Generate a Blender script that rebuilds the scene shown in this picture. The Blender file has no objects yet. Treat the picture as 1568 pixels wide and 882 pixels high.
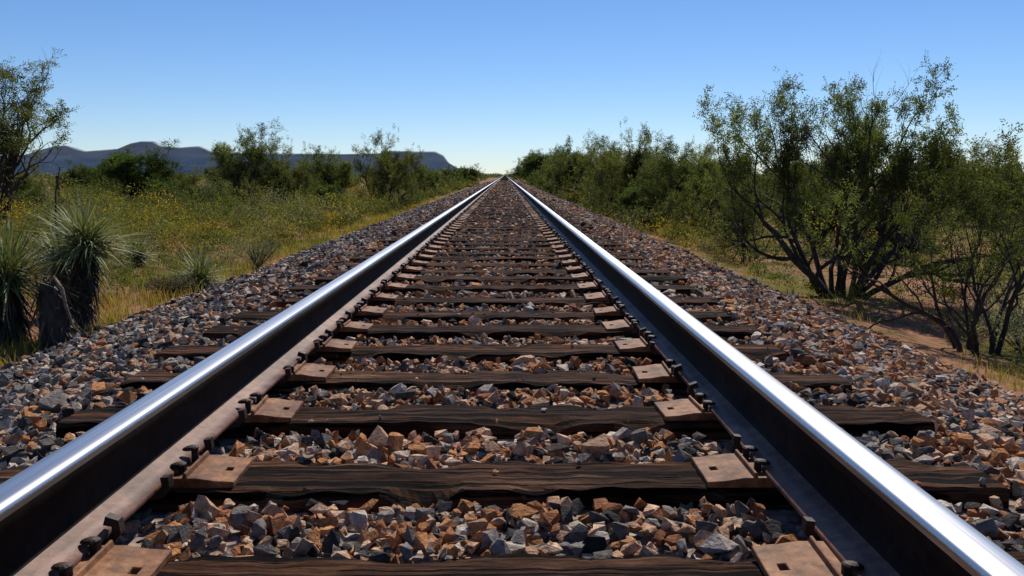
import bpy, bmesh, math, numpy as np
from mathutils import Vector, Matrix, noise as mn
RNG = np.random.default_rng(7)
S = bpy.context.scene
S.view_settings.view_transform = 'Standard'
S.view_settings.look = 'None'
S.view_settings.exposure = 0
COL = S.collection

# ------------------------------------------------------------------ helpers
def mesh_np(name, V, Fs, col=None, mats=(), smooth=False, midx=None):
    V = np.asarray(V, np.float32)
    me = bpy.data.meshes.new(name)
    me.vertices.add(len(V)); me.vertices.foreach_set('co', V.ravel())
    Fs = [np.asarray(f, np.int32) for f in Fs if len(f)]
    nl = sum(f.size for f in Fs); nf = sum(len(f) for f in Fs)
    me.loops.add(nl)
    me.loops.foreach_set('vertex_index', np.concatenate([f.ravel() for f in Fs]))
    tot = np.concatenate([np.full(len(f), f.shape[1], np.int32) for f in Fs])
    st = np.zeros(nf, np.int32); st[1:] = np.cumsum(tot)[:-1]
    me.polygons.add(nf)
    me.polygons.foreach_set('loop_start', st)
    try: me.polygons.foreach_set('loop_total', tot)
    except Exception: pass
    me.polygons.foreach_set('use_smooth', np.full(nf, smooth))
    for m in mats: me.materials.append(m)
    if midx is not None: me.polygons.foreach_set('material_index', np.asarray(midx, np.int32))
    if col is not None:
        a = me.color_attributes.new('Col', 'FLOAT_COLOR', 'POINT')
        c = np.ones((len(V), 4), np.float32); c[:, :3] = col
        a.data.foreach_set('color', c.ravel())
    me.update(calc_edges=True); me.validate()
    return me

def obj(name, me, parent=None, loc=(0, 0, 0), rz=0, sc=1):
    o = bpy.data.objects.new(name, me)
    COL.objects.link(o)
    o.location = loc; o.rotation_euler = (0, 0, rz)
    o.scale = (sc, sc, sc) if np.isscalar(sc) else sc
    if parent: o.parent = parent
    return o

def unit(v): return v / (np.linalg.norm(v, axis=-1, keepdims=True) + 1e-9)

# ------------------------------------------------------------------ materials
def new_mat(name):
    m = bpy.data.materials.new(name); m.use_nodes = True
    nt = m.node_tree; b = nt.nodes['Principled BSDF']
    return m, nt, b
def N(nt, t, **kw):
    n = nt.nodes.new(t)
    for k, v in kw.items():
        if k in n.inputs: n.inputs[k].default_value = v
        else: setattr(n, k, v)
    return n
def ramp(nt, stops):
    r = nt.nodes.new('ShaderNodeValToRGB')
    e = r.color_ramp.elements
    while len(e) < len(stops): e.new(0.5)
    for i, (p, c) in enumerate(stops):
        e[i].position = p; e[i].color = (*c, 1) if len(c) == 3 else c
    return r
def mapping(nt, scale, coord='Object'):
    tc = nt.nodes.new('ShaderNodeTexCoord'); mp = nt.nodes.new('ShaderNodeMapping')
    mp.inputs['Scale'].default_value = scale
    nt.links.new(tc.outputs[coord], mp.inputs['Vector']); return mp
def mixc(nt, a, b, f, mode='MIX'):
    m = nt.nodes.new('ShaderNodeMix'); m.data_type = 'RGBA'; m.blend_type = mode
    for s, x in ((m.inputs[0], f), (m.inputs[6], a), (m.inputs[7], b)):
        if hasattr(x, 'is_linked'): nt.links.new(x, s)
        elif isinstance(x, (int, float)): s.default_value = x
        else: s.default_value = (*x, 1)
    return m.outputs[2]
def bump(nt, b, h, strength, dist):
    n = nt.nodes.new('ShaderNodeBump'); n.inputs['Strength'].default_value = strength
    n.inputs['Distance'].default_value = dist
    nt.links.new(h, n.inputs['Height']); nt.links.new(n.outputs[0], b.inputs['Normal']); return n

def stone_mat():
    m, nt, b = new_mat('crushed_stone')
    at = N(nt, 'ShaderNodeAttribute', attribute_name='Col')
    mp = mapping(nt, (1, 1, 1))
    n1 = N(nt, 'ShaderNodeTexNoise', Scale=60.0, Detail=6.0, Roughness=0.7)
    nt.links.new(mp.outputs[0], n1.inputs['Vector'])
    r = ramp(nt, [(0.3, (0.45, 0.38, 0.35)), (0.7, (1.38, 1.33, 1.27))])
    nt.links.new(n1.outputs[0], r.inputs[0])
    c = mixc(nt, at.outputs['Color'], r.outputs[0], 1.0, 'MULTIPLY')
    nt.links.new(c, b.inputs['Base Color'])
    b.inputs['Roughness'].default_value = 0.9
    b.inputs['Specular IOR Level'].default_value = 0.1
    n2 = N(nt, 'ShaderNodeTexNoise', Scale=130.0, Detail=6.0, Roughness=0.6)
    nt.links.new(mp.outputs[0], n2.inputs['Vector'])
    bump(nt, b, n2.outputs[0], 0.8, 0.010)
    return m
def bed_mat():
    m, nt, b = new_mat('ballast_bed')
    mp = mapping(nt, (1, 1, 1))
    v = N(nt, 'ShaderNodeTexVoronoi', Scale=26.0); nt.links.new(mp.outputs[0], v.inputs['Vector'])
    r = ramp(nt, [(0.0, (0.04, 0.035, 0.035)), (0.35, (0.12, 0.095, 0.08)), (0.65, (0.27, 0.185, 0.14)), (1, (0.38, 0.33, 0.29))])
    nt.links.new(v.outputs['Color'], r.inputs[0])
    nt.links.new(r.outputs[0], b.inputs['Base Color']); b.inputs['Roughness'].default_value = 0.95
    bump(nt, b, v.outputs['Distance'], 1.0, 0.04)
    return m
def wood_mat():
    m, nt, b = new_mat('weathered_tie_wood')
    at = N(nt, 'ShaderNodeAttribute', attribute_name='Col')
    mp = mapping(nt, (1.5, 34, 34)); mp2 = mapping(nt, (1.3, 40, 40)); mp3 = mapping(nt, (2.5, 9, 9)); mp4 = mapping(nt, (9, 60, 60)); mp5 = mapping(nt, (.9, 5, 5))
    n1 = N(nt, 'ShaderNodeTexNoise', Scale=1.0, Detail=9.0, Roughness=0.75, Distortion=0.25)
    n2 = N(nt, 'ShaderNodeTexNoise', Scale=1.0, Detail=3.0, Roughness=0.6, Distortion=0.15)
    n3 = N(nt, 'ShaderNodeTexNoise', Scale=1.0, Detail=5.0, Roughness=0.65)
    n4 = N(nt, 'ShaderNodeTexNoise', Scale=1.0, Detail=6.0, Roughness=0.7)
    n5 = N(nt, 'ShaderNodeTexNoise', Scale=1.0, Detail=3.0)
    for a_, b_ in ((mp, n1), (mp2, n2), (mp3, n3), (mp4, n4), (mp5, n5)): nt.links.new(a_.outputs[0], b_.inputs['Vector'])
    r = ramp(nt, [(0.36, (0.007, 0.004, 0.003)), (0.46, (0.046, 0.023, 0.013)), (0.58, (0.095, 0.051, 0.030)), (0.74, (0.22, 0.138, 0.090))])
    nt.links.new(n1.outputs[0], r.inputs[0])
    r2 = ramp(nt, [(0.44, (0.02, 0.016, 0.012)), (0.475, (1, 1, 1))]); nt.links.new(n2.outputs[0], r2.inputs[0])
    r3 = ramp(nt, [(0.36, (0.36, 0.31, 0.28)), (0.64, (1.3, 1.2, 1.1))]); nt.links.new(n3.outputs[0], r3.inputs[0])
    r4 = ramp(nt, [(0.36, (0.45, 0.42, 0.4)), (0.6, (1.25, 1.22, 1.2))]); nt.links.new(n4.outputs[0], r4.inputs[0])
    c = mixc(nt, r.outputs[0], r2.outputs[0], 0.95, 'MULTIPLY')
    c = mixc(nt, c, r3.outputs[0], 1.0, 'MULTIPLY')
    c = mixc(nt, c, r4.outputs[0], 1.0, 'MULTIPLY')
    r5 = ramp(nt, [(0.45, (1.05, 1, .95)), (0.62, (1.05, 1.12, 1.2))]); nt.links.new(n5.outputs[0], r5.inputs[0])
    c = mixc(nt, c, r5.outputs[0], 1.0, 'MULTIPLY')
    c = mixc(nt, c, at.outputs['Color'], 1.0, 'MULTIPLY')
    nt.links.new(c, b.inputs['Base Color']); b.inputs['Roughness'].default_value = 0.9
    b.inputs['Specular IOR Level'].default_value = 0.08
    ad = N(nt, 'ShaderNodeMath', operation='ADD'); nt.links.new(n1.outputs[0], ad.inputs[0]); nt.links.new(r2.outputs[0], ad.inputs[1])
    bump(nt, b, ad.outputs[0], 1.0, 0.012)
    return m
def rust_mat(name, c0, c1, rough=0.6, sc=30, spec=.3):
    m, nt, b = new_mat(name)
    mp = mapping(nt, (1, 1, 1))
    n1 = N(nt, 'ShaderNodeTexNoise', Scale=float(sc), Detail=7.0, Roughness=0.7); nt.links.new(mp.outputs[0], n1.inputs['Vector'])
    n0 = N(nt, 'ShaderNodeTexNoise', Scale=5.0, Detail=5.0, Roughness=.65); nt.links.new(mp.outputs[0], n0.inputs['Vector'])
    r = ramp(nt, [(0.3, c0), (0.7, c1)]); nt.links.new(n1.outputs[0], r.inputs[0])
    r0 = ramp(nt, [(0.38, (0.5, 0.40, 0.33)), (0.62, (1.15, 1.12, 1.1))]); nt.links.new(n0.outputs[0], r0.inputs[0])
    c = mixc(nt, r.outputs[0], r0.outputs[0], 1.0, 'MULTIPLY')
    nt.links.new(c, b.inputs['Base Color']); b.inputs['Roughness'].default_value = rough
    b.inputs['Specular IOR Level'].default_value = spec
    bump(nt, b, n1.outputs[0], 0.5, 0.004)
    return m
def steel_mat():
    m, nt, b = new_mat('polished_rail_steel')
    mp = mapping(nt, (120, 0.8, 30))
    n1 = N(nt, 'ShaderNodeTexNoise', Scale=1.0, Detail=5.0, Roughness=0.6); nt.links.new(mp.outputs[0], n1.inputs['Vector'])
    r = ramp(nt, [(0.3, (0.48, 0.45, 0.43)), (0.7, (0.74, 0.70, 0.66))]); nt.links.new(n1.outputs[0], r.inputs[0])
    nt.links.new(r.outputs[0], b.inputs['Base Color'])
    b.inputs['Metallic'].default_value = 1.0
    rr = N(nt, 'ShaderNodeMapRange'); rr.inputs['To Min'].default_value = 0.26; rr.inputs['To Max'].default_value = 0.40
    nt.links.new(n1.outputs[0], rr.inputs['Value']); nt.links.new(rr.outputs[0], b.inputs['Roughness'])
    bump(nt, b, n1.outputs[0], 0.10, 0.001)
    return m
def leaf_mat(name, trans=0.35, spec=0.25):
    m, nt, b = new_mat(name)
    at = N(nt, 'ShaderNodeAttribute', attribute_name='Col')
    nt.links.new(at.outputs['Color'], b.inputs['Base Color'])
    b.inputs['Roughness'].default_value = 0.65; b.inputs['Specular IOR Level'].default_value = spec
    tr = N(nt, 'ShaderNodeBsdfTranslucent')
    c = mixc(nt, at.outputs['Color'], (1.6, 1.55, 0.7), 1.0, 'MULTIPLY')
    nt.links.new(c, tr.inputs['Color'])
    mx = N(nt, 'ShaderNodeMixShader'); mx.inputs[0].default_value = trans
    nt.links.new(b.outputs[0], mx.inputs[1]); nt.links.new(tr.outputs[0], mx.inputs[2])
    nt.links.new(mx.outputs[0], nt.nodes['Material Output'].inputs['Surface'])
    return m
def bark_mat():
    m, nt, b = new_mat('mesquite_bark')
    mp = mapping(nt, (20, 20, 6))
    n1 = N(nt, 'ShaderNodeTexNoise', Scale=1.0, Detail=5.0); nt.links.new(mp.outputs[0], n1.inputs['Vector'])
    r = ramp(nt, [(0.35, (0.012, 0.009, 0.007)), (0.7, (0.06, 0.045, 0.035))]); nt.links.new(n1.outputs[0], r.inputs[0])
    nt.links.new(r.outputs[0], b.inputs['Base Color']); b.inputs['Roughness'].default_value = 0.9
    bump(nt, b, n1.outputs[0], 0.6, 0.01)
    return m
def ground_mat():
    m, nt, b = new_mat('desert_ground')
    mp = mapping(nt, (1, 1, 1))
    n1 = N(nt, 'ShaderNodeTexNoise', Scale=0.45, Detail=7.0, Roughness=0.6); nt.links.new(mp.outputs[0], n1.inputs['Vector'])
    n2 = N(nt, 'ShaderNodeTexNoise', Scale=9.0, Detail=8.0, Roughness=0.7); nt.links.new(mp.outputs[0], n2.inputs['Vector'])
    soil = ramp(nt, [(0.3, (0.20, 0.09, 0.05)), (0.7, (0.40, 0.21, 0.125))]); nt.links.new(n2.outputs[0], soil.inputs[0])
    grs = ramp(nt, [(0.3, (0.06, 0.066, 0.018)), (0.55, (0.14, 0.125, 0.038)), (0.75, (0.28, 0.21, 0.08))]); nt.links.new(n2.outputs[0], grs.inputs[0])
    f = ramp(nt, [(0.42, (0, 0, 0)), (0.54, (1, 1, 1))]); nt.links.new(n1.outputs[0], f.inputs[0])
    c = mixc(nt, grs.outputs[0], soil.outputs[0], f.outputs[0])
    nt.links.new(c, b.inputs['Base Color']); b.inputs['Roughness'].default_value = 1.0
    b.inputs['Specular IOR Level'].default_value = 0.05
    bump(nt, b, n2.outputs[0], 0.8, 0.05)
    return m

M_stone = stone_mat(); M_bed = bed_mat(); M_wood = wood_mat()
M_foot = rust_mat('rusty_rail_side', (0.09, 0.042, 0.027), (0.31, 0.165, 0.115), 0.55, 22)
M_web = rust_mat('dark_rail_web', (0.006, 0.0045, 0.004), (0.032, 0.018, 0.012), 0.75, 25, .1)  # rust colour darkened to deepen the shade on the rail's inner face
M_plate = rust_mat('rusty_tie_plate', (0.08, 0.030, 0.012), (0.36, 0.17, 0.075), 0.7, 34)
M_dark = rust_mat('dark_iron', (0.010, 0.007, 0.006), (0.07, 0.036, 0.025), 0.6, 60)
M_steel = steel_mat(); M_leaf = leaf_mat('leaf', .42, .10); M_grass = leaf_mat('grass_blade', 0.4, 0.1); M_yucca = leaf_mat('yucca_leaf', 0.15, 0.4)
M_bark = bark_mat(); M_ground = ground_mat()

# ------------------------------------------------------------------ terrain
def bedz(x, y=0):
    return np.interp(x, [-3.6, -2.9, -1.55, -1.3, 1.3, 1.55, 2.95, 3.8], [-.80, -.44, -.09, -.042, -.042, -.09, -.53, -1.0])
def gz(x, y):
    x = np.asarray(x, float); y = np.asarray(y, float)
    z = np.interp(x, [-60, -8, -4, -2.9, -1.5, 1.5, 2.95, 4, 8, 60], [-.5, -.56, -.55, -.48, -.25, -.25, -.60, -.8, -.85, -.8])
    w = np.clip((np.abs(x) - 3.1) / 2, 0, 1)
    n = .06 * np.sin(x * .9 + 1.3 * np.sin(y * .37)) * np.cos(y * .7 + x * .3) + .04 * np.sin(x * 2.3 + y * 1.7) + .1 * np.sin(x * .11 + 2) * np.sin(y * .09)
    return z + w * n
t = np.linspace(-1, 1, 181)
xs = np.sort(np.unique(np.concatenate([np.sinh(t * 8.5) / np.sinh(8.5) * 9000, [-2.9, -1.5, 1.5, 2.95, 4, -4]])))
ty = np.linspace(-.45, 1, 231)
ys = np.sinh(ty * 8) / np.sinh(8) * 12000
X, Y = np.meshgrid(xs, ys)
V = np.stack([X.ravel(), Y.ravel(), gz(X.ravel(), Y.ravel())], 1)
def gridF(nx, ny):
    i = np.arange(nx - 1)[None, :] + nx * np.arange(ny - 1)[:, None]; i = i.ravel()
    return np.stack([i, i + 1, i + nx + 1, i + nx], 1)
obj('ground', mesh_np('ground', V, [gridF(len(xs), len(ys))], mats=[M_ground], smooth=True))

# ------------------------------------------------------------------ ties
tie_y = [-.1, .42, .95, 1.47, 2.0, 2.54, 3.05, 3.53, 3.99, 4.46, 4.97]
while tie_y[-1] < 900: tie_y.append(tie_y[-1] + .508 + RNG.normal(0, .012))
tie_y = np.array(tie_y)
tie_off = RNG.normal(0, .05, len(tie_y)); tie_rot = RNG.normal(0, .011, len(tie_y)); tie_h = RNG.normal(0, .004, len(tie_y))
track = bpy.data.objects.new('railway_track', None); COL.objects.link(track)
Vs, Q, C, off = [], [], [], 0
prof0 = np.array([(-.108, -.17), (-.109, -.09), (-.109, -.035), (-.106, -.012), (-.097, -.001), (-.07, .001), (-.035, 0), (0, .001), (.035, 0), (.07, .001), (.097, -.001), (.106, -.012), (.109, -.035), (.108, -.17)])
ends = []
for k, yk in enumerate(tie_y):
    near = k < 46
    nx = 130 if k < 14 else (40 if near else 2)
    if near: pr = prof0
    else: pr = prof0[[0, 3, 4, 10, 11, 13]]
    xx = np.linspace(-1.27, 1.27, nx) + tie_off[k]
    for i, x in enumerate(xx):
        for j, (py, pz) in enumerate(pr):
            dy = dz = 0
            if near:
                a = mn.noise(Vector((x * 2.5, py * 6 + k * 7.3, pz * 6)))
                b2 = mn.noise(Vector((x * 14, py * 45 + k * 3.1, pz * 20)))
                dy = .009 * a + .006 * b2; dz = .005 * a + .006 * b2
                if 2 <= j <= 5 or 9 <= j <= 12:
                    e = mn.noise(Vector((x * 5, k * 5.7, j > 6)))
                    if e > .08: dz -= (e - .08) * (.09 if j not in (5, 9) else .03)
            Vs.append((x, yk + py + dy + (x * tie_rot[k]), pz + dz + tie_h[k]))
    m_ = len(pr); tone = RNG.uniform(.6, 1.3); warm = RNG.uniform(.98, 1.14)
    C.append(np.tile([tone * warm, tone, tone / warm], (nx * m_, 1)))
    Q.append(gridF(m_, nx)[:, ::-1] + off)
    ends.append((off, m_)); ends.append((off + (nx - 1) * m_, m_))
    off += nx * m_
capF = {}
for o_, m_ in ends: capF.setdefault(m_, []).append(np.arange(o_, o_ + m_))
Fs = [np.concatenate(Q)] + [np.array(v) for v in capF.values()]
obj('wooden_ties', mesh_np('wooden_ties', np.array(Vs), Fs, col=np.concatenate(C), mats=[M_wood]), track)

# ------------------------------------------------------------------ rails
def arc(cx, cz, r, a0, a1, n):
    return [(cx + r * math.cos(math.radians(a)), cz + r * math.sin(math.radians(a))) for a in np.linspace(a0, a1, n)]
zb = .02; H = .17
head = [(-.0355, zb + H - .022)] + arc(-.0235, zb + H - .0145, .012, 180, 105, 6)
xc = np.linspace(-.022, .022, 9); head += [(x, zb + H - x * x * 3.2) for x in xc]
head += arc(.0235, zb + H - .0145, .012, 75, 0, 6) + [(.0355, zb + H - .022)]
side_r = [(.0355, zb + H - .022), (.0365, zb + H - .036), (.034, zb + H - .041)]
under_r = [(.034, zb + H - .041), (.012, zb + H - .05), (.0085, zb + H - .062), (.0078, zb + H * .5), (.009, zb + .042), (.016, zb + .03)]
foot_r = [(.016, zb + .03), (.035, zb + .022), (.07, zb + .0125), (.0705, zb + .003), (.069, zb)]
ysr = np.concatenate([np.linspace(-1.5, 12, 28), np.geomspace(13, 1200, 26)])
def strip(pr, flip):
    pr = np.array(pr); n = len(pr)
    V = np.zeros((len(ysr), n, 3)); V[:, :, 0] = pr[:, 0]; V[:, :, 2] = pr[:, 1]; V[:, :, 1] = ysr[:, None]
    F = gridF(n, len(ysr)); F = F[:, ::-1] if flip else F
    return V.reshape(-1, 3), F
for xr in (-.7525, .7525):
    Vs, Fl, mi, off = [], [], [], 0
    mir = lambda p: [(-a, b) for a, b in p]
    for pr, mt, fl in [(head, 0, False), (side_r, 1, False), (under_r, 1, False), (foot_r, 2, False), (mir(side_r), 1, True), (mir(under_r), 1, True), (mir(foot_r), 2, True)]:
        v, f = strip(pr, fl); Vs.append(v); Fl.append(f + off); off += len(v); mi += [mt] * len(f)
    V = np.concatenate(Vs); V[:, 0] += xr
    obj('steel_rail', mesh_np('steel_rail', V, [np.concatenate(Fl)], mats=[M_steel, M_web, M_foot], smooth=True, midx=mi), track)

# ------------------------------------------------------------------ plates, spikes, anchors
def bm_plate():
    bm = bmesh.new()
    gx = [-.19, -.165, -.148, -.105, .105, .142, .166, .19]; gy = [-.09, -.055, -.012, .012, .055, .09]
    vt = {}
    def zt(x): return .019 if abs(x) < .11 else .014 - (abs(x) - .11) * .06
    hole = {(1, 2), (5, 2)}
    for s in (0, 1):
        for i, x in enumerate(gx):
            for j, y in enumerate(gy): vt[s, i, j] = bm.verts.new((x, y, zt(x) if s else -.004))
    for i in range(len(gx) - 1):
        for j in range(len(gy) - 1):
            q = [(i, j), (i + 1, j), (i + 1, j + 1), (i, j + 1)]
            if (i, j) in hole:
                for a in range(4):
                    p, r = q[a], q[(a + 1) % 4]
                    bm.faces.new([vt[1, p[0], p[1]], vt[1, r[0], r[1]], vt[0, r[0], r[1]], vt[0, p[0], p[1]]])
                continue
            bm.faces.new([vt[(1,) + p] for p in q])
    rim = [(i, 0) for i in range(len(gx))] + [(len(gx) - 1, j) for j in range(1, len(gy))] + [(i, len(gy) - 1) for i in range(len(gx) - 2, -1, -1)] + [(0, j) for j in range(len(gy) - 2, 0, -1)]
    for a in range(len(rim)):
        p, r = rim[a], rim[(a + 1) % len(rim)]
        bm.faces.new([vt[(0,) + p], vt[(0,) + r], vt[(1,) + r], vt[(1,) + p]])
    for sx in (-1, 1):
        r = bmesh.ops.create_cube(bm, size=1)
        for v in r['verts']: v.co = Vector((sx * .079 + v.co.x * (.012 if v.co.z < 0 else .006), v.co.y * .176, .0235 + v.co.z * .014))
    return bm
def bm_spike(s):
    bm = bmesh.new()
    r = bmesh.ops.create_cube(bm, size=1)
    for v in r['verts']: v.co = Vector((v.co.x * .015, v.co.y * .015, .018 + v.co.z * .044))
    r = bmesh.ops.create_uvsphere(bm, u_segments=12, v_segments=7, radius=1)
    for v in r['verts']:
        c = v.co; z = c.z * .008 if c.z > 0 else c.z * .005
        v.co = Vector((-s * .010 + c.x * .020, c.y * .014 * (1 - .25 * c.x * -s), .040 + z - .12 * (c.x * .02 * -s)))
    return bm
def bm_anchor():
    bm = bmesh.new()
    pts = [(-.085, .034), (-.088, .012), (-.075, -.006), (-.03, -.014), (.03, -.014), (.075, -.006), (.088, .012), (.086, .030), (.066, .036)]
    w = .011
    rings = []
    for i, (x, z) in enumerate(pts):
        a = pts[max(0, i - 1)]; b = pts[min(len(pts) - 1, i + 1)]
        t = Vector((b[0] - a[0], 0, b[1] - a[1])).normalized(); n = Vector((-t.z, 0, t.x)) * .009
        p = Vector((x, 0, z + zb))
        rings.append([bm.verts.new(p + n + Vector((0, w, 0))), bm.verts.new(p - n + Vector((0, w, 0))), bm.verts.new(p - n - Vector((0, w, 0))), bm.verts.new(p + n - Vector((0, w, 0)))])
    for a, b in zip(rings, rings[1:]):
        for i in range(4): bm.faces.new([a[i], a[(i + 1) % 4], b[(i + 1) % 4], b[i]])
    bm.faces.new(rings[0]); bm.faces.new(rings[-1][::-1])
    return bm
def arr(bm, bev=0):
    if bev:
        bmesh.ops.bevel(bm, geom=[e for e in bm.edges if e.is_manifold and e.calc_face_angle(0) > .5], offset=bev, segments=1, affect='EDGES')
    bmesh.ops.triangulate(bm, faces=bm.faces)
    bm.verts.index_update()
    V = np.array([v.co[:] for v in bm.verts]); F = np.array([[v.index for v in f.verts] for f in bm.faces]); bm.free(); return V, F
plate = arr(bm_plate(), .0015); spL = arr(bm_spike(-1)); spR = arr(bm_spike(1)); anc = arr(bm_anchor(), .002)
def rep(tpl, T):
    V0, F0 = tpl; Vs, Fs = [], []
    for i, (x, y, z, rz, fl, ty) in enumerate(T):
        c, s = math.cos(rz), math.sin(rz); v = V0.copy()
        if fl: v[:, 0] *= -1
        z0 = v[:, 2] + ty * v[:, 1]
        Vs.append(np.stack([x + v[:, 0] * c - v[:, 1] * s, y + v[:, 0] * s + v[:, 1] * c, z + z0], 1)); Fs.append((F0[:, ::-1] if fl else F0) + i * len(V0))
    return np.concatenate(Vs), np.concatenate(Fs)
TP, TL, TR, TA = [], [], [], []
for k, yk in enumerate(tie_y):
    if yk > 130: break
    for xr in (-.7525, .7525):
        y0 = yk + xr * tie_rot[k] + RNG.normal(0, .01)
        inn = -1 if xr > 0 else 1
        TP.append((xr + inn * .018, y0, .003, RNG.normal(0, .018), inn > 0, RNG.normal(0, .018)))
        if yk > 60: continue
        for sy in (-.05, .045):
            if RNG.random() < .85:
                TR.append((xr + .0815, y0 + sy + RNG.normal(0, .008), RNG.choice([0, .0, .004, .014]), RNG.normal(0, .3), False, 0))
            if RNG.random() < .85:
                TL.append((xr - .0815, y0 + sy + RNG.normal(0, .008), RNG.choice([0, .0, .004, .014]), RNG.normal(0, .3), False, 0))
        for sy in (-.132, .132):
            if RNG.random() < .85: TA.append((xr, yk + sy + RNG.normal(0, .007), RNG.normal(-.002, .002), RNG.normal(0, .05), RNG.random() < .5, 0))
for nm, tpl, T, mt in [('tie_plates', plate, TP, M_plate), ('spikes_field', spR, TR, M_dark), ('spikes_gauge', spL, TL, M_dark), ('rail_anchors', anc, TA, M_dark)]:
    v, f = rep(tpl, T); obj(nm, mesh_np(nm, v, [f], mats=[mt], smooth=False), track)

# ------------------------------------------------------------------ ballast
def hull_tpl(seed, n=11):
    r = np.random.default_rng(seed)
    p = r.normal(size=(n, 3)); p = np.sign(p) * np.abs(unit(p)) ** .7
    p *= r.uniform(.75, 1.12, (n, 1))
    bm = bmesh.new()
    for q in p: bm.verts.new(q)
    bmesh.ops.convex_hull(bm, input=bm.verts)
    bmesh.ops.delete(bm, geom=[v for v in bm.verts if not v.link_faces], context='VERTS')
    bmesh.ops.recalc_face_normals(bm, faces=bm.faces)
    return arr(bm)
TPL = [hull_tpl(s, 9 + s % 7) for s in range(28)]
def randrot(n):
    q = unit(RNG.normal(size=(n, 4))); w, x, y, z = q.T
    return np.stack([1 - 2 * (y * y + z * z), 2 * (x * y - z * w), 2 * (x * z + y * w), 2 * (x * y + z * w), 1 - 2 * (x * x + z * z), 2 * (y * z - x * w), 2 * (x * z - y * w), 2 * (y * z + x * w), 1 - 2 * (x * x + y * y)], 1).reshape(-1, 3, 3)
PAL = np.array([(.042, .04, .04), (.10, .093, .088), (.20, .184, .172), (.34, .312, .285), (.58, .51, .43), (.50, .315, .205), (.48, .23, .10), (.33, .145, .07), (.65, .45, .31)])
def zone(y0, y1, dens, r0, r1, lift=0):
    n = int((y1 - y0) * 6.4 * dens)
    x = RNG.uniform(-3.15, 3.25, n); y = RNG.uniform(y0, y1, n)
    edge = np.where(x < 0, 2.85 + .18 * np.sin(y * 1.1) + .1 * np.sin(y * 3.7), 2.9 + .15 * np.sin(y * .9 + 1) + .1 * np.sin(y * 2.9))
    keep = RNG.random(n) < np.clip((edge + .2 - np.abs(x)) / .4, 0, 1)
    k = np.clip(np.searchsorted(tie_y, y), 1, len(tie_y) - 1)
    dy = np.minimum(np.abs(y - tie_y[k]), np.abs(y - tie_y[k - 1]))
    on = (np.abs(x) < 1.27) & (dy < .113)
    keep &= (~on) | (RNG.random(n) < .004 + .05 * (dy > .095))
    x, y, on, dy = x[keep], y[keep], on[keep], dy[keep]; n = len(x)
    s = RNG.uniform(r0, r1, n) * np.exp(RNG.normal(0, .2, n))
    s = np.where(on, s * .5, s)
    nearT = (np.abs(x) < 1.25) & (dy < .145)
    s = np.where(nearT, np.minimum(s, .02), s)
    sc = s[:, None] * RNG.uniform(.6, 1.35, (n, 3))
    sc[:, 2] *= .85
    z = bedz(x) + RNG.uniform(-.010, .026, n) * np.minimum(s / .022, 1.5) + lift
    under = np.abs(np.abs(x) - .7525) < .11
    z = np.where(under & ~on, z - .028, z)
    z = np.where(on, .005 + s * .3, z)
    keep2 = ~(on & (np.abs(np.abs(x) - .7525) < .22))
    x, y, z, sc = x[keep2], y[keep2], z[keep2], sc[keep2]; n = len(x)
    wr = np.array([.13, .16, .16, .13, .12, .11, .11, .07, .06])[None, :].repeat(n, 0)
    pn = .5 + .5 * np.sin(x * 2.1 + 1.7 * np.sin(y * 1.3)) * np.cos(y * .8 + x)
    warm = np.clip(1.0 * np.exp(-((x - .0) / 1.1) ** 2) * (.7 + pn) + .6 * (x > 1.2), 0, 1.4)
    wr[:, 5:] *= (.35 + 2.6 * warm)[:, None]
    wr[:, :2] *= np.where(x > 1.3, .55, np.where(x < -1.3, .75, 1.25))[:, None]
    wr /= wr.sum(1, keepdims=True); cum = wr.cumsum(1)
    ci = (RNG.random(n)[:, None] > cum).sum(1).clip(0, 8)
    col = PAL[ci] * RNG.uniform(.7, 1.2, (n, 1))
    return x, y, z, sc, col
Z = [zone(.4, 5, 1950, .0115, .0225), zone(5, 11, 1250, .0135, .0245), zone(11, 24, 540, .019, .032), zone(24, 60, 160, .03, .05), zone(60, 110, 35, .05, .075)]
x, y, z, sc, col = [np.concatenate([q[i] for q in Z]) for i in range(5)]
Rm = randrot(len(x)); ti = RNG.integers(0, len(TPL), len(x))
Vs, Fs, Cs, off = [], [], [], 0
for t_, (tv, tf) in enumerate(TPL):
    id_ = np.where(ti == t_)[0]; n = len(id_)
    v = np.einsum('nij,vj->nvi', Rm[id_], tv) * sc[id_][:, None, :]
    v += np.stack([x[id_], y[id_], z[id_]], 1)[:, None, :]
    Vs.append(v.reshape(-1, 3)); Cs.append(np.repeat(col[id_], len(tv), 0))
    Fs.append((tf[None] + (np.arange(n) * len(tv))[:, None, None]).reshape(-1, 3) + off); off += n * len(tv)
grav = obj('gravel_ballast', mesh_np('gravel_ballast', np.concatenate(Vs), [np.concatenate(Fs)], col=np.concatenate(Cs), mats=[M_stone]))
bx = np.array([-3.6, -2.9, -2.2, -1.55, -1.3, 0, 1.3, 1.55, 2.2, 2.95, 3.8])
by = np.concatenate([np.linspace(-3, 20, 24), np.geomspace(22, 1200, 30)])
X, Y = np.meshgrid(bx, by)
obj('bed', mesh_np('bed', np.stack([X.ravel(), Y.ravel(), bedz(X.ravel()) - .004], 1), [gridF(len(bx), len(by))], mats=[M_bed]), grav)

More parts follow.
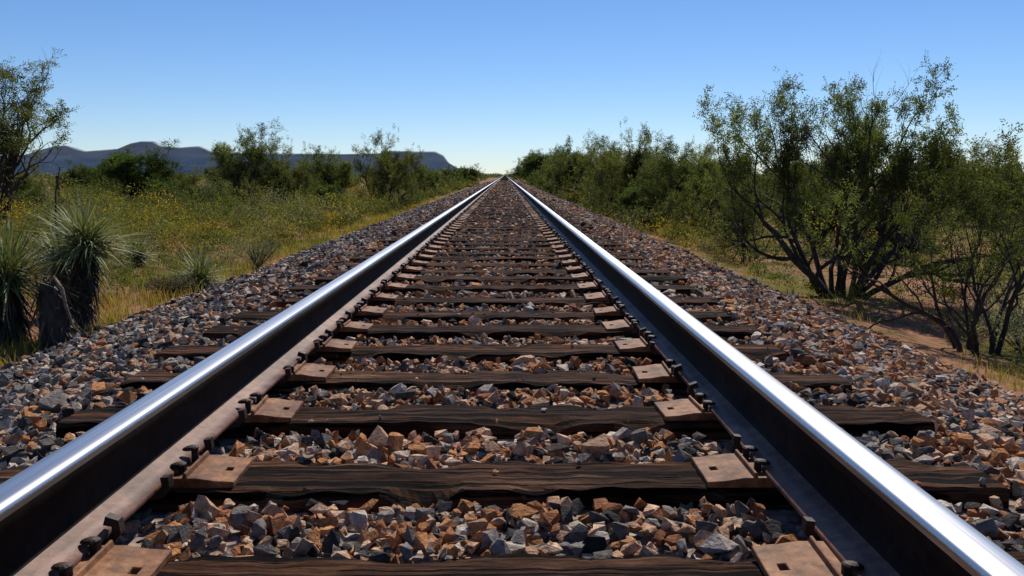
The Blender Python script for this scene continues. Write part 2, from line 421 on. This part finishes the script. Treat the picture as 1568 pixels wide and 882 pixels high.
# ------------------------------------------------------------------ vegetation
def tube(pts, rad, ns, Vs, Fs, off):
    pts = np.array(pts); n = len(pts)
    tg = np.gradient(pts, axis=0); tg = unit(tg)
    ref = np.array([.3, .9, .1]) if abs(tg[0][1]) < .8 else np.array([1, 0, 0.])
    a = unit(np.cross(tg, ref)); b = np.cross(tg, a)
    ang = np.linspace(0, 2 * math.pi, ns, endpoint=False)
    ring = pts[:, None, :] + np.array(rad)[:, None, None] * (a[:, None, :] * np.cos(ang)[None, :, None] + b[:, None, :] * np.sin(ang)[None, :, None])
    Vs.append(ring.reshape(-1, 3))
    i = np.arange(n - 1)[:, None] * ns; j = np.arange(ns)[None, :]; j2 = (j + 1) % ns
    Fs.append(np.stack([i + j, i + j2, i + ns + j2, i + ns + j], -1).reshape(-1, 4) + off)
    return off + n * ns
def quads(c, u, w, Lh, Wh):
    u = u * Lh[:, None]; w = w * Wh[:, None]
    V = np.stack([c - u, c + w * 1.0, c + u, c - w * 1.0], 1).reshape(-1, 3)
    return V, (np.arange(len(c))[:, None] * 4 + np.arange(4)[None])
GREEN = np.array([(.08, .105, .028), (.11, .135, .037), (.14, .16, .048), (.06, .08, .024)])
def mesquite(seed, H=3.0, W=3.3, stems=8, fr=5, leaf=.035, bare=.0, dens=1.0, pal=GREEN, thick=.05, lean=0, lv=3, low=.3, nc=(5, 4, 4), gap=-.12, dup=1):
    r = np.random.default_rng(seed)
    Vs, Fs, off = [], [], 0; nodes, ndir = [], []
    def br(p, d, L, rad, lvl, isb):
        nonlocal off
        n = 8 if lvl == 0 else (6 if lvl == 1 else 5); st = L / n
        pts = [p.copy()]; dirs = []
        up = (.0, .10, .16, .2)[lvl]
        for i in range(n):
            d = unit(d + r.normal(0, .17 + .05 * lvl, 3) + np.array([0, 0, up]))
            p = p + d * st; pts.append(p.copy()); dirs.append(d)
        rd = np.linspace(rad, rad * (.5 if lvl < lv else .2), n + 1)
        off = tube(pts, rd, 6 if lvl == 0 else (4 if lvl == 1 else 3), Vs, Fs, off)
        if lvl < lv:
            for c in range(nc[lvl]):
                tpos = r.uniform(.4, 1.0) if c else 1.0
                i = min(n, max(1, int(round(tpos * n))))
                dd = dirs[i - 1]; ax = unit(np.cross(dd, r.normal(size=3)))
                an = r.uniform(.35, .95) if c else r.uniform(0, .3)
                nd = dd * math.cos(an) + ax * math.sin(an)
                br(pts[i], nd, L * r.uniform(.42, .72), rd[i] * .62, lvl + 1, isb or (r.random() < bare * .5))
        if lvl >= lv - 1 and not isb:
            for i in range(1, n + 1):
                for _ in range(fr if lvl == lv else max(1, fr // 3)):
                    if r.random() < dens: nodes.append(pts[i] + r.normal(0, .012, 3)); ndir.append(dirs[i - 1])
    hstem = H * .46
    for s in range(stems):
        az = 2 * math.pi * (s + r.uniform(-.35, .35)) / stems; sp = r.uniform(.2, 1.15) * W / H * .8
        d = unit(np.array([math.cos(az) * sp + lean, math.sin(az) * sp, 1.0]))
        b0 = np.array([math.cos(az) * .08, math.sin(az) * .08, -.12])
        br(b0, d, hstem * r.uniform(.8, 1.15), thick * r.uniform(.6, 1.1), 0, r.random() < bare)
    Vb = np.concatenate(Vs); Fb = np.concatenate(Fs)
    P = np.array(nodes); D = np.array(ndir)
    if dup > 1:
        P = np.concatenate([P] + [P + r.normal(0, .03, P.shape) for _ in range(dup - 1)]); D = np.tile(D, (dup, 1))
    zt = np.percentile(P[:, 2], 99.8)
    ok = r.random(len(P)) < np.clip((P[:, 2] / zt - low + .15) / .3, .03, 1)
    q = np.array([mn.noise(Vector(p * 3.2) + Vector((seed, 0, 0))) for p in P]); ok &= (q > gap) | (r.random(len(P)) < .3)
    P, D = P[ok], D[ok]; n = len(P)
    fdir = unit(D * .7 + r.normal(0, .7, (n, 3)) + np.array([0, 0, -.1]))
    side = unit(np.cross(fdir, r.normal(size=(n, 3))))
    nl = 4; LV, LF, LC, o2 = [], [], [], 0
    basec = pal[r.integers(0, len(pal), n)]
    cl = .85 + .35 * np.sin(P[:, 0] * 3.1 + seed) * np.sin(P[:, 1] * 2.7) + .2 * np.sin(P[:, 2] * 4)
    basec = basec * np.clip(cl, .5, 1.4)[:, None] * r.uniform(.75, 1.25, (n, 1))
    for j in range(nl):
        tpar = (j + .5) / nl * leaf * 2.6
        for sg in (-1, 1):
            u = unit(side * sg + fdir * .5 + r.normal(0, .2, (n, 3)))
            c = P + fdir * tpar + u * leaf * .5
            w = unit(np.cross(u, r.normal(size=(n, 3))))
            v, f = quads(c, u, w, np.full(n, leaf * .5) * r.uniform(.7, 1.2, n), np.full(n, leaf * .16))
            LV.append(v); LF.append(f + o2); o2 += len(v); LC.append(np.repeat(basec, 4, 0))
    LV = np.concatenate(LV); LF = np.concatenate(LF); LC = np.concatenate(LC)
    V = np.concatenate([Vb, LV]); F = np.concatenate([Fb, LF + len(Vb)])
    C = np.concatenate([np.full((len(Vb), 3), .03), LC])
    V[:, 2] *= H / np.percentile(Vb[:, 2], 99.9)
    wx = np.percentile(LV[:, 0], 99) - np.percentile(LV[:, 0], 1); wy = np.percentile(LV[:, 1], 99) - np.percentile(LV[:, 1], 1)
    V[:, 0] *= W / wx; V[:, 1] *= W / wy
    mi = np.concatenate([np.zeros(len(Fb), int), np.ones(len(LF), int)])
    return mesh_np('mesquite_tree', V, [F], col=C, mats=[M_bark, M_leaf], midx=mi)

def place(me, x, y, sc=1.0, rz=0, name='mesquite_tree'):
    return obj(name, me, loc=(x, y, float(gz(x, y)) - .03), rz=rz, sc=sc)
hero = mesquite(12, 3.0, 3.35, stems=11, fr=3, leaf=.036, bare=.12, dens=.7, thick=.05, low=.42, dup=2, gap=-.16)
place(hero, 4.2, 10.5, (.90, .90, .93), .3)
thin = mesquite(23, 1.85, 1.95, stems=8, fr=3, leaf=.028, bare=.3, dens=.6, thick=.024, low=.38)
place(thin, 4.2, 7.4, 1, 1.0)
olive = np.array([(.09, .105, .035), (.12, .13, .042), (.15, .155, .055), (.06, .075, .026)])
vivid = np.array([(.06, .095, .024), (.085, .12, .03), (.042, .07, .02)])
vA = mesquite(31, 2.6, 2.9, stems=8, fr=3, leaf=.05, dens=.7, pal=olive, low=.22)
vB = mesquite(37, 2.8, 2.4, stems=7, fr=3, leaf=.05, dens=.7, low=.25)
vC = mesquite(41, 2.2, 3.0, stems=9, fr=4, leaf=.06, dens=.75, pal=vivid, low=.12, nc=(5, 4, 3))
vD = mesquite(43, 3.0, 2.8, stems=7, fr=2, leaf=.045, bare=.3, dens=.55, pal=olive, low=.35)
vE = mesquite(57, 4.2, 3.8, stems=7, fr=3, leaf=.06, bare=.2, dens=.7, pal=olive, low=.3, thick=.08)
L = [
 (4.3, 15.0, vD, .55), (4.9, 18.5, vA, .74), (6.4, 17.5, vC, .58), (4.9, 22.5, vB, .9), (4.3, 28, vA, 1.15), (4.6, 35, vB, 1.1), (5.6, 31, vC, 1.15), (4.1, 24.5, vC, .62),
 (4.5, 44, vA, 1.3), (4.7, 56, vC, 1.6), (4.5, 74, vB, 1.4), (4.6, 98, vC, 2.0), (4.4, 66, vA, 1.2), (9.8, 16.5, vA, .82), (8.6, 14, vD, .55), (12.5, 20, vC, .9),
 (7.6, 23, vA, .72), (10.5, 27, vC, .85), (14.5, 28, vB, .95), (7.5, 11.2, vA, .42), (6.4, 27, vA, .95), (18, 32, vA, 1.0), (8.5, 19.5, vC, .6), (5.9, 20.5, vB, .6),
 (5.4, 12.8, vC, .28), (11.5, 14.5, vB, .6), (7, 42, vC, 1.3), (9, 37, vA, 1.1), (12, 36, vC, 1.1), (7.2, 15.4, vC, .38), (6.8, 9.0, vA, .34), (4.4, 130, vC, 2.2), (-5.0, 120, vC, 1.2),
 (-12.5, 21.5, vE, 1.02), (-14.6, 26, vA, .65), (-13.6, 33, vC, 1.12), (-7.9, 27, vB, .98), (-7.0, 27.6, vA, .84), (-9.2, 29, vA, .76), (-6.3, 33, vB, .88), (-7.9, 38, vA, .86),
 (-4.2, 31.5, vA, 1.05), (-5.4, 44, vA, .8), (-5.0, 56, vC, .85), (-6.2, 68, vA, .8), (-12.5, 44, vC, .8), (-20.5, 34, vB, .8), (-24, 50, vC, .9), (-5.4, 88, vC, .95),
 (-13.5, 25, vC, .45), (-6.0, 30.2, vC, .5), (-5.0, 26, vC, .3), (-8.6, 23.5, vC, .4), (-11, 29, vC, .55), (-17, 29, vA, .7), (-18, 40, vC, .8), (-11.6, 25.5, vA, .46), (-7.2, 24.5, vA, .42), (-10.0, 20.5, vA, .36), (-12.6, 17.5, vC, .34)]
for i, (x_, y_, me, s_) in enumerate(L): place(me, x_, y_, s_ * RNG.uniform(.97, 1.03), RNG.uniform(0, 6.28))

def cloud(cx, cy, R, Hh, nq, ls, pal, r):
    V, F, C, off = [], [], [], 0
    for i in range(len(cx)):
        n = int(nq[i]); k = r.integers(4, 9)
        lob = np.stack([r.normal(0, .45, k), r.normal(0, .45, k), r.uniform(.25, .85, k)], 1)
        li = r.integers(0, k, n)
        p = lob[li] + r.normal(0, 1, (n, 3)) * np.array([.22, .22, .17])
        p[:, 2] = np.abs(p[:, 2]); p[:, :2] *= R[i]; p[:, 2] *= Hh[i]
        z0 = float(gz(cx[i], cy[i])); c = p + np.array([cx[i], cy[i], z0])
        u = unit(r.normal(0, 1, (n, 3)) + np.array([0, 0, .7])); w = unit(np.cross(u, r.normal(size=(n, 3))))
        v, f = quads(c, u, w, np.full(n, ls[i]) * r.uniform(.6, 1.3, n), np.full(n, ls[i] * .3))
        pc = pal[i] * r.uniform(.65, 1.3, (n, 1)) * r.uniform(.8, 1.2, (k, 1))[li]
        V.append(v); F.append(f + off); off += len(v); C.append(np.repeat(pc, 4, 0))
    return np.concatenate(V), np.concatenate(F), np.concatenate(C)
r = np.random.default_rng(99)
n = 1500
dy = 36 * np.exp(r.uniform(0, 3.4, n)); sx = np.where(r.random(n) < .45, -1, 1); dx = sx * (4.2 + r.random(n) ** 1.4 * dy * .75)
HH = r.uniform(.8, 1.75, n) * np.where(sx > 0, 1.25, 1) * np.where((dy > 90) & (np.abs(dx) < 40), 1.3, 1); RR = HH * r.uniform(.6, 1.2, n) * np.where(dy > 200, 2.2, 1)
P5 = np.array([(.065, .08, .028), (.095, .105, .032), (.12, .118, .045), (.075, .09, .036), (.055, .07, .022)])
v, f, c = cloud(dx, dy, RR, HH, np.full(n, 110), .06 + dy * .0009, P5[r.integers(0, 5, n)], r)
obj('distant_scrub', mesh_np('distant_scrub', v, [f], col=c, mats=[M_leaf]))
n = 900
y_ = 7 + 38 * r.random(n); side = np.where(r.random(n) < .70, -1, 1)
x_ = np.where(side < 0, -3.6 - r.random(n) * (1.5 + y_ * .62), 3.8 + r.random(n) ** 1.3 * (1.5 + y_ * .5))
HH = r.uniform(.16, .45, n) * (1 + (y_ > 13) * r.random(n) ** 1.5 * 1.3); RR = HH * r.uniform(.8, 1.4, n)
P6 = np.array([(.14, .14, .03), (.20, .175, .038), (.08, .10, .027), (.15, .155, .095), (.11, .12, .055), (.33, .22, .032), (.065, .08, .025), (.10, .115, .032), (.075, .088, .03)])
v, f, c = cloud(x_, y_, RR, HH, np.full(n, 280), .012 + y_ * .0011, P6[r.integers(0, 9, n)], r)
obj('desert_weeds', mesh_np('desert_weeds', v, [f], col=c, mats=[M_leaf]))
n = 130
y_ = 10 + 24 * r.random(n); x_ = -4.3 - r.random(n) * (y_ * .62)
HH = r.uniform(.4, .85, n); RR = HH * r.uniform(.7, 1.1, n)
v, f, c = cloud(x_, y_, RR, HH, np.full(n, 1100), .010 + y_ * .0008, P6[[0, 1, 4, 6, 7, 8, 3]][r.integers(0, 7, n)], r)
obj('creosote_bushes', mesh_np('creosote_bushes', v, [f], col=c, mats=[M_leaf]))
n = 240
y_ = 14 * np.exp(r.uniform(0, 2.2, n)); side = np.where(r.random(n) < .4, -1, 1)
x_ = np.where(side < 0, -3.7 - r.random(n) * 1.0, 3.5 + r.random(n) * 1.1)
HH = r.uniform(.2, .65, n); RR = HH * r.uniform(.9, 1.6, n)
v, f, c = cloud(x_, y_, RR, HH, np.full(n, 260), .014 + y_ * .0011, P6[r.integers(0, 9, n)] * .9, r)
obj('trackside_brush', mesh_np('trackside_brush', v, [f], col=c, mats=[M_leaf]))
def shrub(x, y, R, Hh, pal, n=2600, ls=.016, name='desert_shrub'):
    v, f, c = cloud(np.array([x]), np.array([y]), [R], [Hh], [n], [ls], np.array([pal]), r)
    Vs, Fs, off = [], [], 0; z0 = float(gz(x, y))
    for i in range(26):
        a = r.uniform(0, 6.28); q = r.uniform(.2, .9) * R
        p0 = np.array([x, y, z0 - .02]); p1 = p0 + np.array([math.cos(a) * q * .5, math.sin(a) * q * .5, Hh * .45]); p2 = p0 + np.array([math.cos(a) * q, math.sin(a) * q, Hh * r.uniform(.6, .95)])
        off = tube([p0, p1, p2], [.008, .005, .002], 3, Vs, Fs, off)
    Vb = np.concatenate(Vs); Fb = np.concatenate(Fs)
    V = np.concatenate([Vb, v]); F = np.concatenate([Fb, f + len(Vb)])
    me = mesh_np(name, V, [F], col=np.concatenate([np.full((len(Vb), 3), .05), c]), mats=[M_bark, M_leaf], midx=np.r_[np.zeros(len(Fb), int), np.ones(len(f), int)])
    me.transform(Matrix.Translation((-x, -y, -z0)))
    obj(name, me, loc=(x, y, z0))
shrub(-3.15, 11.3, .33, .36, (.13, .14, .11), 3600, .013); shrub(-3.25, 8.6, .3, .2, (.07, .065, .05), 1500)
shrub(-9.0, 27.5, .6, .95, (.14, .17, .10), 3500, .03); shrub(-12, 25, .9, .8, (.11, .13, .035), 3500, .03)
shrub(-10.3, 22, .7, .7, (.18, .17, .04), 3500, .025); shrub(-4.6, 21, .35, .5, (.12, .13, .08), 2500, .02)
shrub(4.7, 7.6, .5, .4, (.27, .28, .21), 3500, .014); shrub(4.25, 6.1, .45, .33, (.09, .13, .032), 3500, .012); shrub(5.2, 8.5, .6, .5, (.26, .26, .19), 3500, .016)
shrub(-5.6, 12.5, .6, .4, (.18, .18, .035), 3500, .014); shrub(-7.2, 19, .7, .5, (.30, .22, .04), 3500, .02); shrub(-5.6, 16.5, .6, .35, (.32, .22, .04), 3500, .016); shrub(-6.5, 30, .5, 1.2, (.06, .09, .025), 3500, .03)

def patch(x, y): return np.sin(x * .9 + 1.4 * np.sin(y * .5)) * np.cos(y * .6 + .7 * np.sin(x * .8)) + .5 * np.sin(x * 2.3 + y * 1.1)
def grass(nt, yr, xl, hr, w, pal, rr, bl=22, dry=0):
    cy = yr[0] + (yr[1] - yr[0]) * r.random(nt) ** 1.2
    cx = xl(cy, nt)
    pt = patch(cx, cy)
    ok = (pt > -.1) | (r.random(nt) < .13); cx, cy, pt = cx[ok], cy[ok], pt[ok]; nt = len(cx)
    n = nt * bl
    sp = np.repeat(r.uniform(.04, .14, nt), bl)
    px = np.repeat(cx, bl) + r.normal(0, 1, n) * sp; py = np.repeat(cy, bl) + r.normal(0, 1, n) * sp
    h = np.repeat(r.uniform(*hr, nt), bl) * r.uniform(.5, 1.2, n)
    z = gz(px, py) - .01
    b = np.stack([px, py, z], 1)
    a = r.uniform(0, 6.28, n); ln = r.uniform(.05, .7, n)
    dr = np.stack([np.cos(a) * ln, np.sin(a) * ln, np.zeros(n)], 1)
    aa = r.uniform(0, 6.28, n); sd = np.stack([np.cos(aa), np.sin(aa), np.zeros(n)], 1)
    ww = (w * (1 + py * .06))[:, None]
    up = np.array([0, 0, 1.]); m = b + dr * h[:, None] * .35 + up * h[:, None] * .55; tpt = b + dr * h[:, None] + up * h[:, None] * .95
    V = np.stack([b - sd * ww, b + sd * ww, m + sd * ww * .8, m - sd * ww * .8, tpt], 1).reshape(-1, 3)
    i = np.arange(n)[:, None] * 5
    ci = np.clip((3 + dry - pt * 2.2 + r.normal(0, 1.3, nt)).astype(int), 0, len(pal) - 1)
    c = np.repeat(np.repeat(pal[ci], bl, 0) * r.uniform(.7, 1.3, (n, 1)), 5, 0)
    return V, i + np.array([[0, 1, 2, 3]]), i + np.array([[3, 2, 4]]), c
GP = np.array([(.09, .105, .024), (.13, .135, .03), (.19, .17, .035), (.26, .205, .052), (.34, .245, .085), (.31, .19, .07)])
g1 = grass(7500, (3.5, 45), lambda y, n: -3.1 - r.random(n) ** 1.2 * (1.5 + y * .62), (.06, .2), .0020, GP, r, dry=.8)
g2 = grass(1500, (3.5, 40), lambda y, n: 3.35 + r.random(n) ** 1.1 * (1.5 + y * .5), (.05, .15), .0020, GP, r, dry=1.3)
V = np.concatenate([g1[0], g2[0]]); o1 = len(g1[0])
obj('grass', mesh_np('grass', V, [np.concatenate([g1[1], g2[1] + o1]), np.concatenate([g1[2], g2[2] + o1])], col=np.concatenate([g1[3], g2[3]]), mats=[M_grass]))

# ------------------------------------------------------------------ yucca
def yucca(x, y, hz, Lf, nleaf, trunk=True, seed=1, tx=0.0, stalk=False, wid=.009, name='yucca', skirt=110, core=1.0, Bs=1.0):
    r = np.random.default_rng(seed); z0 = float(gz(x, y))
    Vs, Qs, Cs, off = [], [], [], 0; mi = []
    def blades(n, elev, L, w, c0, droop, org, jit):
        nonlocal off
        az = r.uniform(0, 2 * math.pi, n); el = elev(n)
        d = np.stack([np.cos(az) * np.cos(el), np.sin(az) * np.cos(el), np.sin(el)], 1)
        sd = unit(np.cross(d, np.array([0, 0, 1.]) + r.normal(0, .15, (n, 3)))); Ln = L * r.uniform(.6, 1.25, n)
        o = org + r.normal(0, jit, (n, 3))
        dd = droop * r.uniform(.2, 1.8, n)
        ts = [0, .3, .65, 1]; ws = [.7, 1, .75, .06]
        rows = []
        for t_, w_ in zip(ts, ws):
            c = o + d * (Ln * t_)[:, None]; c[:, 2] -= dd * Ln * t_ ** 2.2
            rows += [c - sd * w * w_, c + sd * w * w_]
        V = np.stack(rows, 1).reshape(-1, 3); i = np.arange(n)[:, None] * 8 + off
        for a in (0, 2, 4): Qs.append(i + np.array([[a, a + 1, a + 3, a + 2]])); mi.extend([0] * n)
        cc = c0[r.integers(0, len(c0), n)] * r.uniform(.7, 1.25, (n, 1))
        Vs.append(V); Cs.append(np.repeat(cc, 8, 0)); off += n * 8
    G = np.array([(.12, .17, .05), (.18, .22, .08), (.26, .27, .11), (.08, .11, .035), (.3, .26, .12)])
    Bn = np.array([(.06, .045, .032), (.10, .07, .045), (.025, .02, .016), (.035, .026, .02)]) * Bs
    hc = np.array([tx, 0, hz])
    if nleaf: blades(nleaf, lambda n: np.arcsin(r.uniform(-.35, 1, n)), Lf, wid, G, .18, hc, .03)
    if trunk:
        for q in np.linspace(.12, 1.0, 8):
            blades(skirt, lambda n: r.uniform(-1.5, -.6, n), Lf * .5, wid * 1.1, Bn, .2, np.array([tx * q, 0, hz * q]), .035)
        T, F = [], []
        tube([(0, 0, -.1), (tx * .4, 0, hz * .4), (tx, 0, hz)], [.11 * core, .095 * core, .06 * core], 9, T, F, 0)
        Qs.append(F[0] + off); Vs.append(T[0]); Cs.append(np.full((len(T[0]), 3), .04)); off += len(T[0]); mi.extend([1] * len(F[0]))
    else:
        blades(60, lambda n: r.uniform(-.5, .1, n), Lf * .7, wid, Bn, .3, hc, .03)
    if stalk:
        T, F = [], []
        p = [(tx, 0, hz), (tx - .03, 0, hz + .3), (tx - .01, 0, hz + .6), (tx + .04, 0, hz + .8)]
        tube(p, [.012, .009, .007, .004], 5, T, F, 0)
        Qs.append(F[0] + off); Vs.append(T[0]); Cs.append(np.full((len(T[0]), 3), .04)); off += len(T[0]); mi.extend([1] * len(F[0]))
    return obj(name, mesh_np(name, np.concatenate(Vs), [np.concatenate(Qs)], col=np.concatenate(Cs), mats=[M_yucca, M_bark], midx=mi), loc=(x, y, z0))
yucca(-3.20, 6.5, .68, .42, 560, seed=3, tx=.16, wid=.006)
yucca(-3.46, 6.15, .46, .50, 560, seed=4, wid=.006)
yucca(-3.2, 9.3, .08, .44, 420, trunk=False, seed=5, wid=.0055)
yucca(-3.85, 7.6, .5, .36, 300, seed=6, stalk=True, tx=.05, wid=.007)
yucca(-4.6, 11.0, .1, .4, 260, trunk=False, seed=8, wid=.007)
st = yucca(-3.02, 5.95, .46, .30, 0, seed=15, tx=-.03, wid=.010, name='dead_yucca_stump', skirt=60, core=1.05, Bs=1.2)
T, F = [], []
o_ = tube([(-.04, -.03, .44), (.03, -.05, .51), (.09, -.07, .43), (.12, -.09, .30), (.17, -.11, .18), (.25, -.12, .10)], [.006, .010, .013, .011, .008, .002], 5, T, F, 0)
M_dead = rust_mat('dead_frond', (.16, .11, .07), (.36, .27, .18), .9, 30)
obj('bent_frond', mesh_np('bent_frond', np.concatenate(T), [np.concatenate(F)], mats=[M_dead], smooth=True), st)

# ------------------------------------------------------------------ fence
fence = bpy.data.objects.new('wire_fence', None); COL.objects.link(fence)
M_post = rust_mat('old_post_wood', (.05, .035, .025), (.16, .12, .09), .9, 15)
Vs, Fs, off = [], [], 0; pp = []
for i, yy in enumerate(np.arange(10, 90, 4.2)):
    xx = -15 - .02 * yy + RNG.normal(0, .05); z0 = float(gz(xx, yy)); lx, ly = RNG.normal(0, .03, 2)
    off = tube([(xx, yy, z0 - .1), (xx + lx * .5, yy, z0 + .6), (xx + lx, yy + ly, z0 + 1.25)], [.06, .055, .045], 7, Vs, Fs, off); pp.append((xx, yy, z0))
obj('posts', mesh_np('posts', np.concatenate(Vs), [np.concatenate(Fs)], mats=[M_post], smooth=True), fence)
Vs, Fs, off = [], [], 0
for h in (.4, .75, 1.1):
    off = tube([(a, b, c_ + h) for a, b, c_ in pp], [.004] * len(pp), 4, Vs, Fs, off)
obj('wires', mesh_np('wires', np.concatenate(Vs), [np.concatenate(Fs)], mats=[M_dark]), fence)

# ------------------------------------------------------------------ distant mesas
m, nt, b = new_mat('mesa_rock_painted_haze')
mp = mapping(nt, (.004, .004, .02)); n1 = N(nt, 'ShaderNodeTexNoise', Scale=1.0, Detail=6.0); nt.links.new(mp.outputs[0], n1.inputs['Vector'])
rp = ramp(nt, [(.35, (.30, .34, .36)), (.65, (.46, .49, .46))]); nt.links.new(n1.outputs[0], rp.inputs[0]); nt.links.new(rp.outputs[0], b.inputs['Base Color']); b.inputs['Roughness'].default_value = 1  # distance haze is painted into these rock colours
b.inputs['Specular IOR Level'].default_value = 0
D = 7000.; k_ = D / 1330
pf = [(-400, 250), (-200, 238), (-60, 244), (40, 240), (80, 228), (95, 224), (112, 223), (140, 232), (190, 228), (210, 220), (225, 217), (244, 217), (254, 224), (285, 226), (312, 224), (330, 232), (380, 235), (440, 235), (530, 236), (582, 235), (598, 231), (640, 232), (668, 232), (680, 238), (688, 249), (700, 256), (720, 261), (760, 267.5), (800, 270)]
px = np.array([p[0] for p in pf], float); pz = np.array([268 - p[1] for p in pf], float)
gx = np.linspace(-400, 800, 400); gh = np.interp(gx, px, pz)
gy = np.array([0, .2, .4, .55, .7, .8, .84, .9, 1.0, 1.3, 3.6]); sh = np.array([0, .10, .26, .42, .58, .72, .86, .96, 1, 1, .0])
V = []
for j, (a, s_) in enumerate(zip(gy, sh)):
    for i, (q, h) in enumerate(zip(gx, gh)):
        nn = mn.noise(Vector((q * .06, a * 1.5, 1.7))) ; hh = h * s_ * (1 + (.05 * nn if 0 < j < 7 else .0))
        V.append(((q - 773) * k_ + .1, D + (a - 1) * (40 + h * k_ * .62) + 25 * nn * (j < 7), hh * k_ - 2))
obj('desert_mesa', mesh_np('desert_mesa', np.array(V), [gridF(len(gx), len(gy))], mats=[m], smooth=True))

# ------------------------------------------------------------------ light
EL, AZ = 47, 14
w = bpy.data.worlds.new('World'); S.world = w; w.use_nodes = True
nt = w.node_tree; bg = nt.nodes['Background']
sky = nt.nodes.new('ShaderNodeTexSky'); sky.sky_type = 'NISHITA'; sky.sun_disc = False
sky.sun_elevation = math.radians(EL); sky.sun_rotation = math.radians(AZ)
sky.air_density = 1.0; sky.dust_density = 0.0; sky.ozone_density = 4.5; sky.altitude = 1200
hs = nt.nodes.new('ShaderNodeHueSaturation'); hs.inputs['Saturation'].default_value = 1.1
nt.links.new(sky.outputs[0], hs.inputs['Color'])
tint = mixc(nt, hs.outputs[0], (.95, 1.0, 1.15), 1.0, 'MULTIPLY')
nt.links.new(tint, bg.inputs[0]); bg.inputs[1].default_value = 0.09
sl = bpy.data.lights.new('sun', 'SUN'); sl.energy = 5.0; sl.angle = math.radians(.53); sl.color = (1, .95, .86)
so = bpy.data.objects.new('sun', sl); COL.objects.link(so)
d = Vector((math.sin(math.radians(AZ)) * math.cos(math.radians(EL)), math.cos(math.radians(AZ)) * math.cos(math.radians(EL)), math.sin(math.radians(EL))))
so.rotation_euler = d.to_track_quat('Z', 'Y').to_euler(); so.location = d * 50

cam = bpy.data.cameras.new('camera'); co = bpy.data.objects.new('camera', cam); COL.objects.link(co)
cam.lens = 30.54; cam.sensor_width = 36; cam.clip_start = .05; cam.clip_end = 40000
co.location = (.08, 0, .71); co.rotation_euler = (math.radians(90 - 7.41), 0, math.radians(-.47))
S.camera = co
